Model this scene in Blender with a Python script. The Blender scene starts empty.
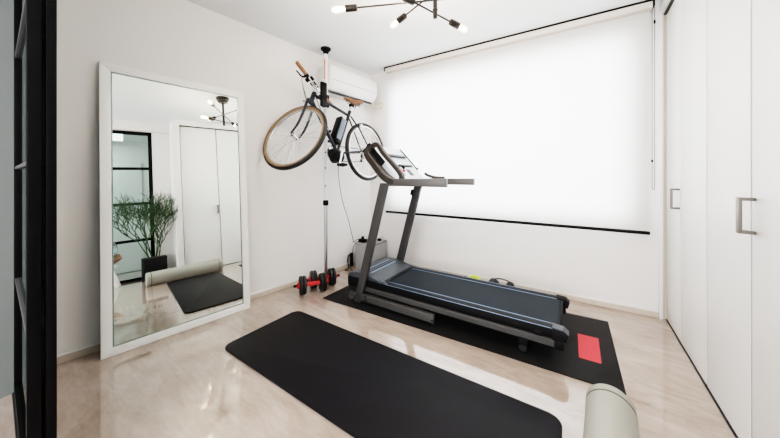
import bpy, bmesh, random
from math import *
from mathutils import Vector as V, Matrix as M4, noise

COL = bpy.context.scene.collection
SC = bpy.context.scene
# ------------------------------------------------------------------ materials
def mat(name, c, rough=.5, metal=0., var=0., vscale=8., bump=0., bscale=80., spec=.5, coat=0., trans=0., emit=None, estr=0., alpha=1., aniso=None):
    m = bpy.data.materials.new(name); m.use_nodes = True
    nt = m.node_tree; b = nt.nodes['Principled BSDF']
    b.inputs['Base Color'].default_value = (*c, 1); b.inputs['Roughness'].default_value = rough
    b.inputs['Metallic'].default_value = metal; b.inputs['Specular IOR Level'].default_value = spec
    b.inputs['Coat Weight'].default_value = coat; b.inputs['Coat Roughness'].default_value = .05
    b.inputs['Transmission Weight'].default_value = trans; b.inputs['Alpha'].default_value = alpha
    if emit: b.inputs['Emission Color'].default_value = (*emit, 1); b.inputs['Emission Strength'].default_value = estr
    tc = nt.nodes.new('ShaderNodeTexCoord')
    if var > 0:
        n = nt.nodes.new('ShaderNodeTexNoise'); n.inputs['Scale'].default_value = vscale; n.inputs['Detail'].default_value = 4
        mp = nt.nodes.new('ShaderNodeMapRange'); mp.inputs['To Min'].default_value = 1-var; mp.inputs['To Max'].default_value = 1+var
        mx = nt.nodes.new('ShaderNodeMix'); mx.data_type = 'RGBA'; mx.blend_type = 'MULTIPLY'; mx.inputs[0].default_value = 1
        mx.inputs[6].default_value = (*c, 1)
        nt.links.new(tc.outputs['Object'], n.inputs['Vector']); nt.links.new(n.outputs['Fac'], mp.inputs['Value'])
        nt.links.new(mp.outputs['Result'], mx.inputs[7]); nt.links.new(mx.outputs[2], b.inputs['Base Color'])
    if bump > 0:
        n2 = nt.nodes.new('ShaderNodeTexNoise'); n2.inputs['Scale'].default_value = bscale
        bp = nt.nodes.new('ShaderNodeBump'); bp.inputs['Strength'].default_value = bump; bp.inputs['Distance'].default_value = .002
        nt.links.new(tc.outputs['Object'], n2.inputs['Vector']); nt.links.new(n2.outputs['Fac'], bp.inputs['Height'])
        nt.links.new(bp.outputs['Normal'], b.inputs['Normal'])
    return m

def floor_mat():
    m = mat('marble_floor', (.6, .52, .46), rough=.06, spec=.85, coat=.6)
    nt = m.node_tree; b = nt.nodes['Principled BSDF']; N = nt.nodes.new; L = nt.links.new
    b.inputs['Coat Roughness'].default_value = .03
    tc = N('ShaderNodeTexCoord')
    mp = N('ShaderNodeMapping'); mp.inputs['Rotation'].default_value = (0, 0, radians(35)); mp.inputs['Scale'].default_value = (1.0, 2.6, 1)
    L(tc.outputs['Object'], mp.inputs['Vector'])
    n1 = N('ShaderNodeTexNoise'); n1.inputs['Scale'].default_value = 1.7; n1.inputs['Detail'].default_value = 9; n1.inputs['Roughness'].default_value = .62; n1.inputs['Distortion'].default_value = 1.2
    L(mp.outputs['Vector'], n1.inputs['Vector'])
    r1 = N('ShaderNodeValToRGB'); r1.color_ramp.elements[0].position = .3; r1.color_ramp.elements[0].color = (.315, .235, .19, 1)
    r1.color_ramp.elements[1].position = .72; r1.color_ramp.elements[1].color = (.52, .425, .365, 1)
    L(n1.outputs['Fac'], r1.inputs['Fac'])
    mp2 = N('ShaderNodeMapping'); mp2.inputs['Rotation'].default_value = (0, 0, radians(28)); mp2.inputs['Scale'].default_value = (1.2, 5, 1)
    L(tc.outputs['Object'], mp2.inputs['Vector'])
    n2 = N('ShaderNodeTexNoise'); n2.inputs['Scale'].default_value = 6.5; n2.inputs['Detail'].default_value = 10; n2.inputs['Roughness'].default_value = .7; n2.inputs['Distortion'].default_value = .8
    L(mp2.outputs['Vector'], n2.inputs['Vector'])
    r2 = N('ShaderNodeValToRGB'); r2.color_ramp.elements[0].position = .35; r2.color_ramp.elements[0].color = (.78, .75, .72, 1)
    r2.color_ramp.elements[1].position = .62; r2.color_ramp.elements[1].color = (1.06, 1.06, 1.06, 1)
    L(n2.outputs['Fac'], r2.inputs['Fac'])
    mx = N('ShaderNodeMix'); mx.data_type = 'RGBA'; mx.blend_type = 'MULTIPLY'; mx.inputs[0].default_value = .65
    L(r1.outputs['Color'], mx.inputs[6]); L(r2.outputs['Color'], mx.inputs[7])
    # big tiles: faint seams
    br = N('ShaderNodeTexBrick'); br.inputs['Scale'].default_value = 1; br.inputs['Brick Width'].default_value = 1.2; br.inputs['Row Height'].default_value = .6
    br.inputs['Mortar Size'].default_value = .0012; br.inputs['Color1'].default_value = (1, 1, 1, 1); br.inputs['Color2'].default_value = (.95, .945, .94, 1); br.inputs['Mortar'].default_value = (.86, .84, .82, 1)
    L(tc.outputs['Object'], br.inputs['Vector'])
    mx2 = N('ShaderNodeMix'); mx2.data_type = 'RGBA'; mx2.blend_type = 'MULTIPLY'; mx2.inputs[0].default_value = 1
    L(mx.outputs[2], mx2.inputs[6]); L(br.outputs['Color'], mx2.inputs[7]); L(mx2.outputs[2], b.inputs['Base Color'])
    n3 = N('ShaderNodeTexNoise'); n3.inputs['Scale'].default_value = 7; n3.inputs['Detail'].default_value = 3
    L(tc.outputs['Object'], n3.inputs['Vector'])
    bp = N('ShaderNodeBump'); bp.inputs['Strength'].default_value = .03; bp.inputs['Distance'].default_value = .004
    L(n3.outputs['Fac'], bp.inputs['Height']); L(bp.outputs['Normal'], b.inputs['Normal']); L(bp.outputs['Normal'], b.inputs['Coat Normal'])
    return m

def blind_mat():
    m = bpy.data.materials.new('blind_fabric'); m.use_nodes = True; nt = m.node_tree; nt.nodes.clear(); N = nt.nodes.new
    o = N('ShaderNodeOutputMaterial'); d = N('ShaderNodeBsdfDiffuse'); t = N('ShaderNodeBsdfTranslucent'); x = N('ShaderNodeMixShader')
    tc = N('ShaderNodeTexCoord'); n = N('ShaderNodeTexNoise'); n.inputs['Scale'].default_value = 300
    r = N('ShaderNodeValToRGB'); r.color_ramp.elements[0].color = (.80, .77, .74, 1); r.color_ramp.elements[1].color = (.86, .83, .80, 1)
    nt.links.new(tc.outputs['Object'], n.inputs['Vector']); nt.links.new(n.outputs['Fac'], r.inputs['Fac']); nt.links.new(r.outputs['Color'], d.inputs['Color'])
    t.inputs['Color'].default_value = (.84, .85, .86, 1); x.inputs[0].default_value = .5
    nt.links.new(d.outputs[0], x.inputs[1]); nt.links.new(t.outputs[0], x.inputs[2]); nt.links.new(x.outputs[0], o.inputs['Surface'])
    return m

def pane_mat(name, tint=(1, 1, 1), gl=.08, rough=.0):
    m = bpy.data.materials.new(name); m.use_nodes = True; nt = m.node_tree; nt.nodes.clear(); N = nt.nodes.new
    o = N('ShaderNodeOutputMaterial'); t = N('ShaderNodeBsdfTransparent'); g = N('ShaderNodeBsdfGlossy'); x = N('ShaderNodeMixShader')
    fr = N('ShaderNodeLayerWeight'); fr.inputs['Blend'].default_value = gl
    t.inputs['Color'].default_value = (*tint, 1); g.inputs['Roughness'].default_value = rough; g.inputs['Color'].default_value = (.9, .95, .93, 1)
    nt.links.new(fr.outputs['Fresnel'], x.inputs[0]); nt.links.new(t.outputs[0], x.inputs[1]); nt.links.new(g.outputs[0], x.inputs[2]); nt.links.new(x.outputs[0], o.inputs['Surface'])
    return m

def bulb_mat():
    m = bpy.data.materials.new('amber_bulb_glass'); m.use_nodes = True; nt = m.node_tree; nt.nodes.clear(); N = nt.nodes.new
    o = N('ShaderNodeOutputMaterial'); t = N('ShaderNodeBsdfTransparent'); e = N('ShaderNodeEmission'); x = N('ShaderNodeMixShader')
    t.inputs['Color'].default_value = (1, .95, .88, 1); e.inputs['Color'].default_value = (1, .72, .44, 1); e.inputs['Strength'].default_value = 13
    x.inputs[0].default_value = .45
    nt.links.new(t.outputs[0], x.inputs[1]); nt.links.new(e.outputs[0], x.inputs[2]); nt.links.new(x.outputs[0], o.inputs['Surface'])
    return m

MT = {
 'wall': mat('wall_paper', (.81, .785, .77), .85, var=.015, vscale=3, bump=.08, bscale=220),
 'ceil': mat('ceiling_paper', (.79, .81, .825), .9, var=.01, vscale=3, bump=.06, bscale=220),
 'hallwall': mat('hall_wall_paper', (.15, .165, .16), .6, var=.04, vscale=2),
 'white': mat('white_lacquer', (.82, .81, .80), .35, var=.01),
 'door': mat('closet_lacquer', (.83, .825, .81), .4, var=.01, vscale=2),
 'frame_white': mat('white_frame', (.93, .925, .915), .4, var=.015, vscale=20, bump=.05, bscale=60),
 'mirror': mat('mirror_silver', (.79, .83, .81), 0.0, 1.0),
 'mirror_edge': mat('mirror_bevel', (.25, .32, .30), .2, .6),
 'base': mat('baseboard_beige', (.58, .50, .43), .5, var=.05),
 'track': mat('dark_track', (.03, .03, .03), .5, .3, var=.1),
 'black': mat('black_paint', (.0025, .0025, .003), .5, var=.1, spec=.12),
 'blackmetal': mat('black_steel', (.012, .011, .012), .35, .2, var=.1, spec=.4),
 'bronze': mat('dark_bronze', (.020, .015, .012), .4, .35, var=.15),
 'bulb': bulb_mat(), 'filament': mat('glowing_filament', (1, .9, .75), .3, emit=(1, .87, .72), estr=1900),
 'steel': mat('brushed_steel', (.17, .155, .14), .4, .55, var=.06, vscale=60),
 'chrome': mat('chrome', (.75, .75, .76), .15, 1.0, var=.03),
 'satin': mat('satin_aluminium', (.50, .50, .50), .28, .95, var=.03), 'polewhite': mat('white_pole_enamel', (.78, .77, .76), .3, var=.02),
 'red': mat('red_plastic', (.62, .015, .02), .4, var=.05),
 'patch': mat('red_rubber', (.78, .035, .045), .65, var=.08, vscale=90, bump=.4, bscale=400),
 'rubber': mat('black_rubber', (.008, .008, .009), .55, var=.15, bump=.1, bscale=200, spec=.4),
 'matfoam': mat('charcoal_foam', (.006, .006, .0078), .55, var=.08, vscale=5, bump=.1, bscale=350, spec=.14),
 'matpvc': mat('black_pvc', (.007, .007, .0075), .6, var=.1, vscale=40, bump=.4, bscale=300, spec=.2),
 'roll': mat('greige_vinyl', (.31, .30, .26), .5, var=.02, bump=.05, bscale=150),
 'rollseam': mat('seam_brown', (.05, .042, .034), .6, var=.05),
 'tgrey': mat('gunmetal_paint', (.050, .049, .048), .55, .05, var=.04, vscale=30, spec=.25),
 'tdark': mat('dark_plastic', (.004, .004, .005), .55, var=.1, spec=.15), 'trail': mat('handrail_paint', (.075, .070, .067), .45, .1, var=.03),
 'tbrown': mat('taupe_plastic', (.027, .022, .019), .45, .1, var=.05),
 'tsilver': mat('silver_plastic', (.60, .63, .66), .35, .15, var=.02),
 'thood': mat('blue_grey_plastic', (.040, .049, .060), .45, .1, var=.04),
 'tblue': mat('pale_blue_stripe', (.17, .26, .40), .3, .2, var=.03),
 'tbelt': mat('running_belt', (.013, .018, .024), .65, var=.08, vscale=25, bump=.2, bscale=400, spec=.12),
 'navy': mat('navy_enamel', (.006, .009, .015), .3, .1, var=.1, spec=.35),
 'battery': mat('battery_case', (.10, .125, .16), .4, .1, var=.08),
 'tan': mat('gum_rubber', (.23, .14, .072), .6, var=.08, vscale=40),
 'leather': mat('brown_leather', (.23, .085, .035), .5, var=.15, vscale=40, bump=.2),
 'rimsilver': mat('rim_alloy', (.66, .66, .66), .25, .7, var=.03),
 'acwhite': mat('ac_plastic', (.83, .82, .81), .4, var=.01),
 'boxgrey': mat('grey_felt', (.32, .315, .31), .9, var=.10, vscale=14, bump=.4, bscale=250),
 'boxrim': mat('grey_trim', (.06, .06, .062), .6, var=.08),
 'seamtan': mat('tan_seam', (.27, .22, .185), .6, var=.03), 'hose': mat('beige_hose', (.62, .56, .48), .6, var=.05),
 'leaf': mat('plant_green', (.022, .052, .014), .5, var=.3, vscale=12),
 'pot': mat('dark_pot', (.005, .005, .006), .6, var=.15, spec=.2),
 'soil': mat('soil', (.05, .035, .025), .95, var=.4, vscale=60, bump=.6),
 'wood': mat('driftwood', (.22, .13, .08), .8, var=.35, vscale=15, bump=.5, bscale=40),
 'clear': mat('clear_glass', (.9, .95, .96), .02, trans=1.0),
 'lime': mat('lime_rubber', (.50, .62, .06), .5, var=.1),
 'darkgreen': mat('grey_green', (.06, .09, .075), .6, var=.1),
 'chain': mat('chain_grey', (.25, .25, .26), .4, .4, var=.05),
 'floor': floor_mat(), 'blind': blind_mat(),
 'valance': mat('valance_beige', (.70, .63, .58), .8, var=.02),
 'pane': pane_mat('window_pane'), 'frost': pane_mat('partition_pane', (.88, .93, .92), .12), 'doorpane': pane_mat('door_pane', (.22, .24, .24), .04),
}
# ------------------------------------------------------------------ mesh builder
class MB:
    def __init__(s): s.bm = bmesh.new(); s.mats = []
    def mi(s, m):
        if m not in s.mats: s.mats.append(m)
        return s.mats.index(m)
    def _tag(s, n0, m):
        if m is None: return
        i = s.mi(m); s.bm.faces.ensure_lookup_table()
        for f in s.bm.faces[n0:]: f.material_index = i
    def hexa(s, pts, bev=0., m=None, seg=2):
        n0 = len(s.bm.faces); b2 = bmesh.new()
        vs = [b2.verts.new(p) for p in pts]
        for q in ((3, 2, 1, 0), (4, 5, 6, 7), (0, 1, 5, 4), (1, 2, 6, 5), (2, 3, 7, 6), (3, 0, 4, 7)): b2.faces.new([vs[i] for i in q])
        bmesh.ops.recalc_face_normals(b2, faces=b2.faces)
        if bev > 0: bmesh.ops.bevel(b2, geom=list(b2.edges), offset=bev, segments=seg, affect='EDGES', profile=.5, clamp_overlap=True)
        s._merge(b2); s._tag(n0, m); return s
    def _merge(s, b2, mtx=None):
        mp = {}
        for v in b2.verts: mp[v] = s.bm.verts.new(mtx @ v.co if mtx else v.co)
        for f in b2.faces:
            try: nf = s.bm.faces.new([mp[v] for v in f.verts])
            except ValueError: pass
        b2.free()
    def box(s, lo, hi, bev=0., m=None, seg=2):
        (a, b, c), (d, e, f) = lo, hi
        return s.hexa([(a, b, c), (d, b, c), (d, e, c), (a, e, c), (a, b, f), (d, b, f), (d, e, f), (a, e, f)], bev, m, seg)
    def obox(s, c, ax, ay, az, hx, hy, hz, bev=0., m=None):
        c, ax, ay, az = V(c), V(ax).normalized(), V(ay).normalized(), V(az).normalized()
        P = [c + ax*hx*i + ay*hy*j + az*hz*k for k in (-1, 1) for (i, j) in ((-1, -1), (1, -1), (1, 1), (-1, 1))]
        return s.hexa(P, bev, m)
    def tube(s, pts, r, n=10, m=None, closed=False, caps=True, sq=None, up=None):
        """sweep; r number or list; sq=(w,h) rectangular section with rounding"""
        n0 = len(s.bm.faces); P = [V(p) for p in pts]; k = len(P); R = r if isinstance(r, (list, tuple)) else [r]*k
        T = []
        for i in range(k):
            if closed: t = P[(i+1) % k] - P[i-1]
            else: t = P[min(i+1, k-1)] - P[max(i-1, 0)]
            T.append(t.normalized())
        u = V(up) if up else (V((0, 0, 1)) if abs(T[0].z) < .9 else V((1, 0, 0)))
        rings = []
        for i in range(k):
            u = (u - T[i]*u.dot(T[i]))
            if u.length < 1e-6: u = T[i].orthogonal()
            u.normalize(); w = T[i].cross(u)
            ring = []
            if sq:
                hw, hh = sq[0]/2*R[i], sq[1]/2*R[i]; c = min(hw, hh)*.3
                for (a, b) in ((hw-c, -hh), (hw, -hh+c), (hw, hh-c), (hw-c, hh), (-hw+c, hh), (-hw, hh-c), (-hw, -hh+c), (-hw+c, -hh)): ring.append(s.bm.verts.new(P[i] + w*a + u*b))
            else:
                for j in range(n): a = 2*pi*j/n; ring.append(s.bm.verts.new(P[i] + (u*cos(a) + w*sin(a))*R[i]))
            rings.append(ring)
        nn = len(rings[0])
        for i in range(k if closed else k-1):
            A, B = rings[i], rings[(i+1) % k]
            for j in range(nn): s.bm.faces.new((A[j], A[(j+1) % nn], B[(j+1) % nn], B[j]))
        if caps and not closed:
            s.bm.faces.new(rings[0][::-1]); s.bm.faces.new(rings[-1])
        s._tag(n0, m); return s
    def lathe(s, prof, c=(0, 0, 0), axis=(0, 0, 1), n=24, m=None, closed=False):
        """prof [(r, h)] about axis"""
        n0 = len(s.bm.faces); c = V(c); a = V(axis).normalized(); u = a.orthogonal().normalized(); w = a.cross(u); rings = []
        for (r, h) in prof:
            if r < 1e-6: rings.append([s.bm.verts.new(c + a*h)])
            else: rings.append([s.bm.verts.new(c + a*h + (u*cos(2*pi*j/n) + w*sin(2*pi*j/n))*r) for j in range(n)])
        L = len(rings)
        for i in range(L if closed else L-1):
            A, B = rings[i], rings[(i+1) % L]
            for j in range(n):
                q = []
                for vv in (A[j % len(A)], A[(j+1) % len(A)], B[(j+1) % len(B)], B[j % len(B)]):
                    if vv not in q: q.append(vv)
                if len(q) > 2:
                    try: s.bm.faces.new(q)
                    except ValueError: pass
        if not closed:
            for rg, rev in ((rings[0], True), (rings[-1], False)):
                if len(rg) > 2:
                    try: s.bm.faces.new(rg[::-1] if rev else rg)
                    except ValueError: pass
        s._tag(n0, m); return s
    def cyl(s, a, b, r, n=16, m=None, bev=0.):
        a, b = V(a), V(b); L = (b-a).length; d = b-a
        pr = [(r, 0), (r, L)] if bev <= 0 else [(r-bev, 0), (r, bev), (r, L-bev), (r-bev, L)]
        return s.lathe(pr, a, d, n, m)
    def ball(s, c, r, n=16, m=None, sc=(1, 1, 1)):
        n0 = len(s.bm.faces); b2 = bmesh.new(); bmesh.ops.create_uvsphere(b2, u_segments=n, v_segments=max(6, n*2//3), radius=r)
        s._merge(b2, M4.Translation(V(c)) @ M4.Diagonal((*sc, 1))); s._tag(n0, m); return s
    def prism(s, poly, z0, z1, bev=0., m=None, mtx=None, seg=2):
        n0 = len(s.bm.faces); b2 = bmesh.new()
        A = [b2.verts.new((x, y, z0)) for x, y in poly]; B = [b2.verts.new((x, y, z1)) for x, y in poly]; k = len(poly)
        b2.faces.new(A[::-1]); b2.faces.new(B)
        for i in range(k): b2.faces.new((A[i], A[(i+1) % k], B[(i+1) % k], B[i]))
        bmesh.ops.recalc_face_normals(b2, faces=b2.faces)
        if bev > 0:
            es = [e for e in b2.edges if abs(e.verts[0].co.z - e.verts[1].co.z) < 1e-7]
            bmesh.ops.bevel(b2, geom=es, offset=bev, segments=seg, affect='EDGES', profile=.5, clamp_overlap=True)
        s._merge(b2, mtx); s._tag(n0, m); return s
    def xform(s, mtx): bmesh.ops.transform(s.bm, matrix=mtx, verts=s.bm.verts); return s
    def build(s, name, m, parent=None, ang=35, label=None, recalc=True):
        if recalc: bmesh.ops.recalc_face_normals(s.bm, faces=s.bm.faces)
        me = bpy.data.meshes.new(name); s.bm.to_mesh(me); s.bm.free()
        mats = s.mats or [m]
        for x in mats: me.materials.append(MT[x] if isinstance(x, str) else x)
        for p in me.polygons: p.use_smooth = True
        me.set_sharp_from_angle(angle=radians(ang))
        o = bpy.data.objects.new(name, me); COL.objects.link(o)
        if parent: o.parent = parent
        if label: o['label'] = label
        return o

def tag(o, label=None, cat=None, group=None, kind=None):
    if label: o['label'] = label
    if cat: o['category'] = cat
    if group: o['group'] = group
    if kind: o['kind'] = kind
    return o
def empty(name, loc=(0, 0, 0), mtx=None, rz=0):
    o = bpy.data.objects.new(name, None); COL.objects.link(o); o.empty_display_size = .05
    if mtx is not None: o.matrix_world = mtx
    else: o.location = loc; o.rotation_euler = (0, 0, rz)
    return o
def struct(name, mb, m, parent=None, label=None):
    o = mb.build(name, m, parent)
    if parent is None: o['kind'] = 'structure'
    if label: o['label'] = label
    return o
def line(p0, d):  # oriented frame: x along d, y left-normal, z up, origin p0
    d = V((d[0], d[1], 0)).normalized(); nrm = V((-d.y, d.x, 0))
    return M4(((d.x, nrm.x, 0, p0[0]), (d.y, nrm.y, 0, p0[1]), (0, 0, 1, 0), (0, 0, 0, 1)))
def rrect(x0, y0, x1, y1, r, n=8):
    P = []
    for cx, cy, a in ((x1-r, y0+r, -90), (x1-r, y1-r, 0), (x0+r, y1-r, 90), (x0+r, y0+r, 180)):
        for i in range(n+1): t = radians(a + 90*i/n); P.append((cx + r*cos(t), cy + r*sin(t)))
    return P
def smoothpath(P, k=6, closed=False):
    P = [V(p) for p in P]; n = len(P); out = []
    for i in range(n if closed else n-1):
        g = (lambda j: P[j % n]) if closed else (lambda j: P[max(0, min(n-1, j))])
        a, b, c, d = g(i-1), g(i), g(i+1), g(i+2)
        for t in range(k):
            t /= k; out.append(.5*((2*b) + (c-a)*t + (2*a-5*b+4*c-d)*t*t + (3*b-a-3*c+d)*t**3))
    if not closed: out.append(P[-1])
    return out

H = 2.4
# frames of the two skewed walls: x runs along the wall, y points INTO the room for the left wall (negated) / OUT for the back wall
LW = line((-2.483, .203), (.0913, .9958))        # left wall: +x away from the door, -y into the room
BW = line((-2.227, 2.796), (.9991, .0417))       # back wall: +x to the right, -y into the room
# ------------------------------------------------------------------ setting
struct('floor', MB().box((-2.7, -2.6, -.06), (2.4, 3.3, 0)), 'floor')
struct('ceiling', MB().box((-2.7, -2.6, H), (2.4, 3.3, H+.08)), 'ceil')
struct('wall_left', MB().box((-.085, 0, 0), (2.75, .12, H)).xform(LW), 'wall')
OX0, OX1, OZ0, OZ1 = .335, 2.53, .74, 2.19       # window opening in the back wall frame
wb = MB()
wb.box((-.15, 0, 0), (OX0, .14, H)).box((OX1, 0, 0), (3.2, .14, H)).box((OX0, 0, 0), (OX1, .14, OZ0)).box((OX0, 0, OZ1), (OX1, .14, H)).xform(BW)
struct('wall_back', wb, 'wall')
wf = MB()
for lo, hi in (((OX0, .06, OZ0), (OX0+.04, .11, OZ1)), ((OX1-.04, .06, OZ0), (OX1, .11, OZ1)), ((OX0, .06, OZ0), (OX1, .11, OZ0+.04)), ((OX0, .06, OZ1-.04), (OX1, .11, OZ1))):
    wf.box(lo, hi, .004)
wf.xform(BW); w1 = struct('window_1', wf, 'white')
MB().box((OX0+.03, .083, OZ0+.03), (OX1-.03, .087, OZ1-.03)).xform(BW).build('window_pane', 'pane', w1)
struct('wall_right', MB().box((.88, 1.06, 0), (1.0, 3.1, H)), 'wall')
struct('wall_closet_end', MB().box((.485, 1.045, 0), (.90, 1.075, H)), 'wall')
struct('wall_switch_side', MB().box((.865, .824, 0), (.98, 1.046, H)), 'wall')
struct('wall_over_partition', MB().box((.80, -2.5, 2.255), (.98, 1.044, H)), 'wall')
struct('wall_beyond', MB().box((2.2, -2.6, 0), (2.3, 1.3, H)), 'wall')
struct('wall_beyond_end', MB().box((1.0, 1.1, 0), (2.25, 1.2, H)), 'wall')
struct('wall_hall_rear', MB().box((-2.6, -2.6, 0), (2.3, -2.5, H)), 'wall')
struct('wall_hall_left', MB().box((-2.45, -2.5, 0), (-2.325, .10, H), ), 'hallwall')
# baseboards
struct('baseboard_left', MB().box((-.08, -.010, 0), (2.60, 0, .042), .002, 'base').box((-.08, -.012, .042), (2.60, 0, .052), .002, 'white').xform(LW), None)
struct('baseboard_back', MB().box((.02, -.010, 0), (2.715, 0, .042), .002, 'base').box((.02, -.012, .042), (2.715, 0, .052), .002, 'white').xform(BW), None)
# closet: frame, head, track, four folding leaves
struct('trim_1', MB().box((.487, 2.886, 0), (.511, 2.93, H), .003), 'white')
struct('trim_6', MB().box((.505, 2.904, 0), (.60, 2.93, H), 0), 'base')
struct('trim_2', MB().box((.487, 1.062, 0), (.56, 1.135, H), .003), 'white')
struct('trim_3', MB().box((.490, 1.135, 2.318), (.56, 2.905, H), .003, 'white').box((.515, 1.135, 2.308), (.56, 2.905, 2.3185), 0, 'track'), None)
struct('trim_4', MB().box((.525, 1.135, 0), (.60, 2.905, .003), 0), 'track')
seams = [1.14, 1.642, 2.09, 2.544, 2.905]
for i in range(4):
    y0, y1 = seams[i]+(.007 if i < 3 else .003), seams[i+1]-(.007 if i < 2 else .003)
    d = struct('door_%d' % (i+1), MB().box((.53, y0, .009), (.552, y1, 2.304), .003), 'door')
    if i in (1, 2): MB().box((.5335, seams[i]-.0075, .009), (.55, seams[i]+.0075, 2.304), 0).build('edge_strip', 'seamtan', d)
    if i in (0, 3):
        yh = seams[1]-.03 if i == 0 else seams[3]+.022
        hb = MB().box((.486, yh-.011, .868), (.497, yh+.011, 1.004), .002)
        for z in (.874, .998): hb.box((.49, yh-.011, z-.006), (.531, yh+.011, z+.006), .002)
        hb.build('door_handle', 'steel', d)
# black sliding doors at the entrance (door_5, door_6)
def sliding(i, y0, y1):
    x1, x0 = -1.36, -2.31
    f = MB().box((x1-.045, y0, .012), (x1, y1, 2.38), .002).box((x0, y0, .012), (x0+.045, y1, 2.38), .002).box((x0, y0, .012), (x1, y1, .07), .002).box((x0, y0, 2.32), (x1, y1, 2.38), .002)
    d = struct('door_%d' % i, f, 'black')
    for z in (.58, 1.125, 1.67): MB().box((x0+.04, y0+.002, z-.007), (x1-.04, y1-.002, z+.007), .002).build('glazing_bar', 'boxrim', d)  # black bars built in grey: their grazing reflection is put into the colour
    ym = (y0+y1)/2; MB().box((x0+.04, ym-.002, .065), (x1-.04, ym+.002, 2.325)).build('door_pane', 'doorpane', d)
sliding(5, .055, .083); sliding(6, .091, .113)
struct('trim_5', MB().box((-2.32, .05, 0), (-1.30, .118, .008), 0), 'track')
# black framed glass partition beside the closet (seen in the mirror)
gp = MB()
PX0, PX1, PY0, PY1 = .868, .90, -1.30, .822
for a, b in ((PY1-.045, PY1), (-.26, -.215), (PY0, PY0+.045)): gp.box((PX0, a, 0), (PX1, b, 2.255), .002)
gp.box((PX0, PY0, 0), (PX1, PY1, .035), .002).box((PX0, PY0, 2.205), (PX1, PY1, 2.255), .002)
win2 = struct('window_2', gp, 'black')
for z in (.58, 1.13, 1.672): MB().box((PX0+.002, PY0+.04, z-.02), (PX1-.002, PY1-.04, z+.02), .002).build('glazing_bar', 'black', win2)
MB().box((.882, PY0+.03, .03), (.886, PY1-.03, 2.21)).build('partition_pane', 'frost', win2)
struct('wall_partition_rest', MB().box((.865, -2.5, 0), (.98, PY0, 2.256)), 'wall')
d7 = struct('door_7', MB().box((2.165, .05, .01), (2.199, .75, 2.0), .004), 'door')
MB().box((2.13, .68, .95), (2.17, .70, 1.1), .004).build('door_handle', 'steel', d7)

# ------------------------------------------------------------------ roller blind
rb = empty('roller_blind', BW @ V((1.45, -.06, 0)))
rb.rotation_euler = (0, 0, atan2(.0417, .9991))
s0, s1 = .262-1.45, 2.652-1.45    # local x about 1.45
MB().box((s0, -.005, .66), (s1, -.0035, 2.345)).build('blind_fabric', 'blind', rb)
MB().cyl((s0-.004, -.004, .652), (s1+.004, -.004, .652), .0135, 14, bev=.003).build('bottom_bar', 'black', rb)
MB().box((s0+.016, -.060, 2.340), (s1+.01, .02, 2.388), .004).build('valance', 'valance', rb)
MB().box((s0+.012, -.068, 2.388), (s1+.016, .03, 2.3995), .001).box((s0+.008, -.068, 2.350), (s0+.016, -.02, 2.39), .001).box((s1+.012, -.068, 2.345), (s1+.020, -.02, 2.39), .001).build('head_rail', 'black', rb)
ch = MB(); xc = s1+.022
ch.tube([(xc-.007, -.01, 2.36), (xc-.007, -.01, 1.0), (xc-.004, -.01, .985), (xc, -.01, .98), (xc+.004, -.01, .985), (xc+.007, -.01, 1.0), (xc+.007, -.01, 2.36)], .0026, 6, 'chain')
ch.cyl((xc+.007, -.01, 2.235), (xc+.007, -.01, 2.26), .006, 8, 'black').cyl((xc-.007, -.01, 1.19), (xc-.007, -.01, 1.21), .006, 8, 'black')
ch.build('pull_chain', 'chain', rb)
tag(rb, 'white translucent roller blind with black bottom bar, lowered over the bright window', 'blind')

# ------------------------------------------------------------------ leaning mirror
ln_ = radians(4.10); e = V((.0939, .9956, 0)); nh = V((.9956, -.0939, 0)); up = V((0, 0, 1))*cos(ln_) - nh*sin(ln_); nn = nh*cos(ln_) + V((0, 0, 1))*sin(ln_)
o_ = V((-2.3190, .357, 0)) + V((0, 0, .002))
MM = M4(((e.x, up.x, nn.x, o_.x), (e.y, up.y, nn.y, o_.y), (e.z, up.z, nn.z, o_.z), (0, 0, 0, 1)))
mr = empty('standing_mirror', mtx=MM)
W_, H_, fw = .852, 1.800, .050
fr = MB()
fr.hexa([(0, 0, -.014), (fw, fw, -.014), (fw, H_-fw, -.014), (0, H_, -.014), (0, 0, 0), (fw, fw, 0), (fw, H_-fw, 0), (0, H_, 0)], .002)
fr.hexa([(W_-fw, fw, -.014), (W_, 0, -.014), (W_, H_, -.014), (W_-fw, H_-fw, -.014), (W_-fw, fw, 0), (W_, 0, 0), (W_, H_, 0), (W_-fw, H_-fw, 0)], .002)
fr.hexa([(0, 0, -.014), (W_, 0, -.014), (W_-fw, fw, -.014), (fw, fw, -.014), (0, 0, 0), (W_, 0, 0), (W_-fw, fw, 0), (fw, fw, 0)], .002)
fr.hexa([(fw, H_-fw, -.014), (W_-fw, H_-fw, -.014), (W_, H_, -.014), (0, H_, -.014), (fw, H_-fw, 0), (W_-fw, H_-fw, 0), (W_, H_, 0), (0, H_, 0)], .002)
fr.build('mirror_frame', 'frame_white', mr)
MB().box((fw-.006, fw-.006, -.009), (W_-fw+.006, H_-fw+.006, -.005)).build('mirror_glass', 'mirror', mr)
lp = MB()
for lo, hi in (((fw-.001, fw-.001, -.005), (fw+.007, H_-fw, -.003)), ((W_-fw-.007, fw, -.005), (W_-fw+.001, H_-fw, -.003)), ((fw, fw, -.005), (W_-fw, fw+.007, -.003)), ((fw, H_-fw-.009, -.005), (W_-fw, H_-fw+.001, -.003))): lp.box(lo, hi)
lp.build('mirror_bevel', 'mirror_edge', mr)
MB().box((fw-.008, fw-.008, -.0135), (W_-fw+.008, H_-fw+.008, -.0095)).build('backing_board', 'boxrim', mr)
tag(mr, 'tall white framed mirror leaning against the left wall, reflecting the plant and closet', 'mirror')

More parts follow.
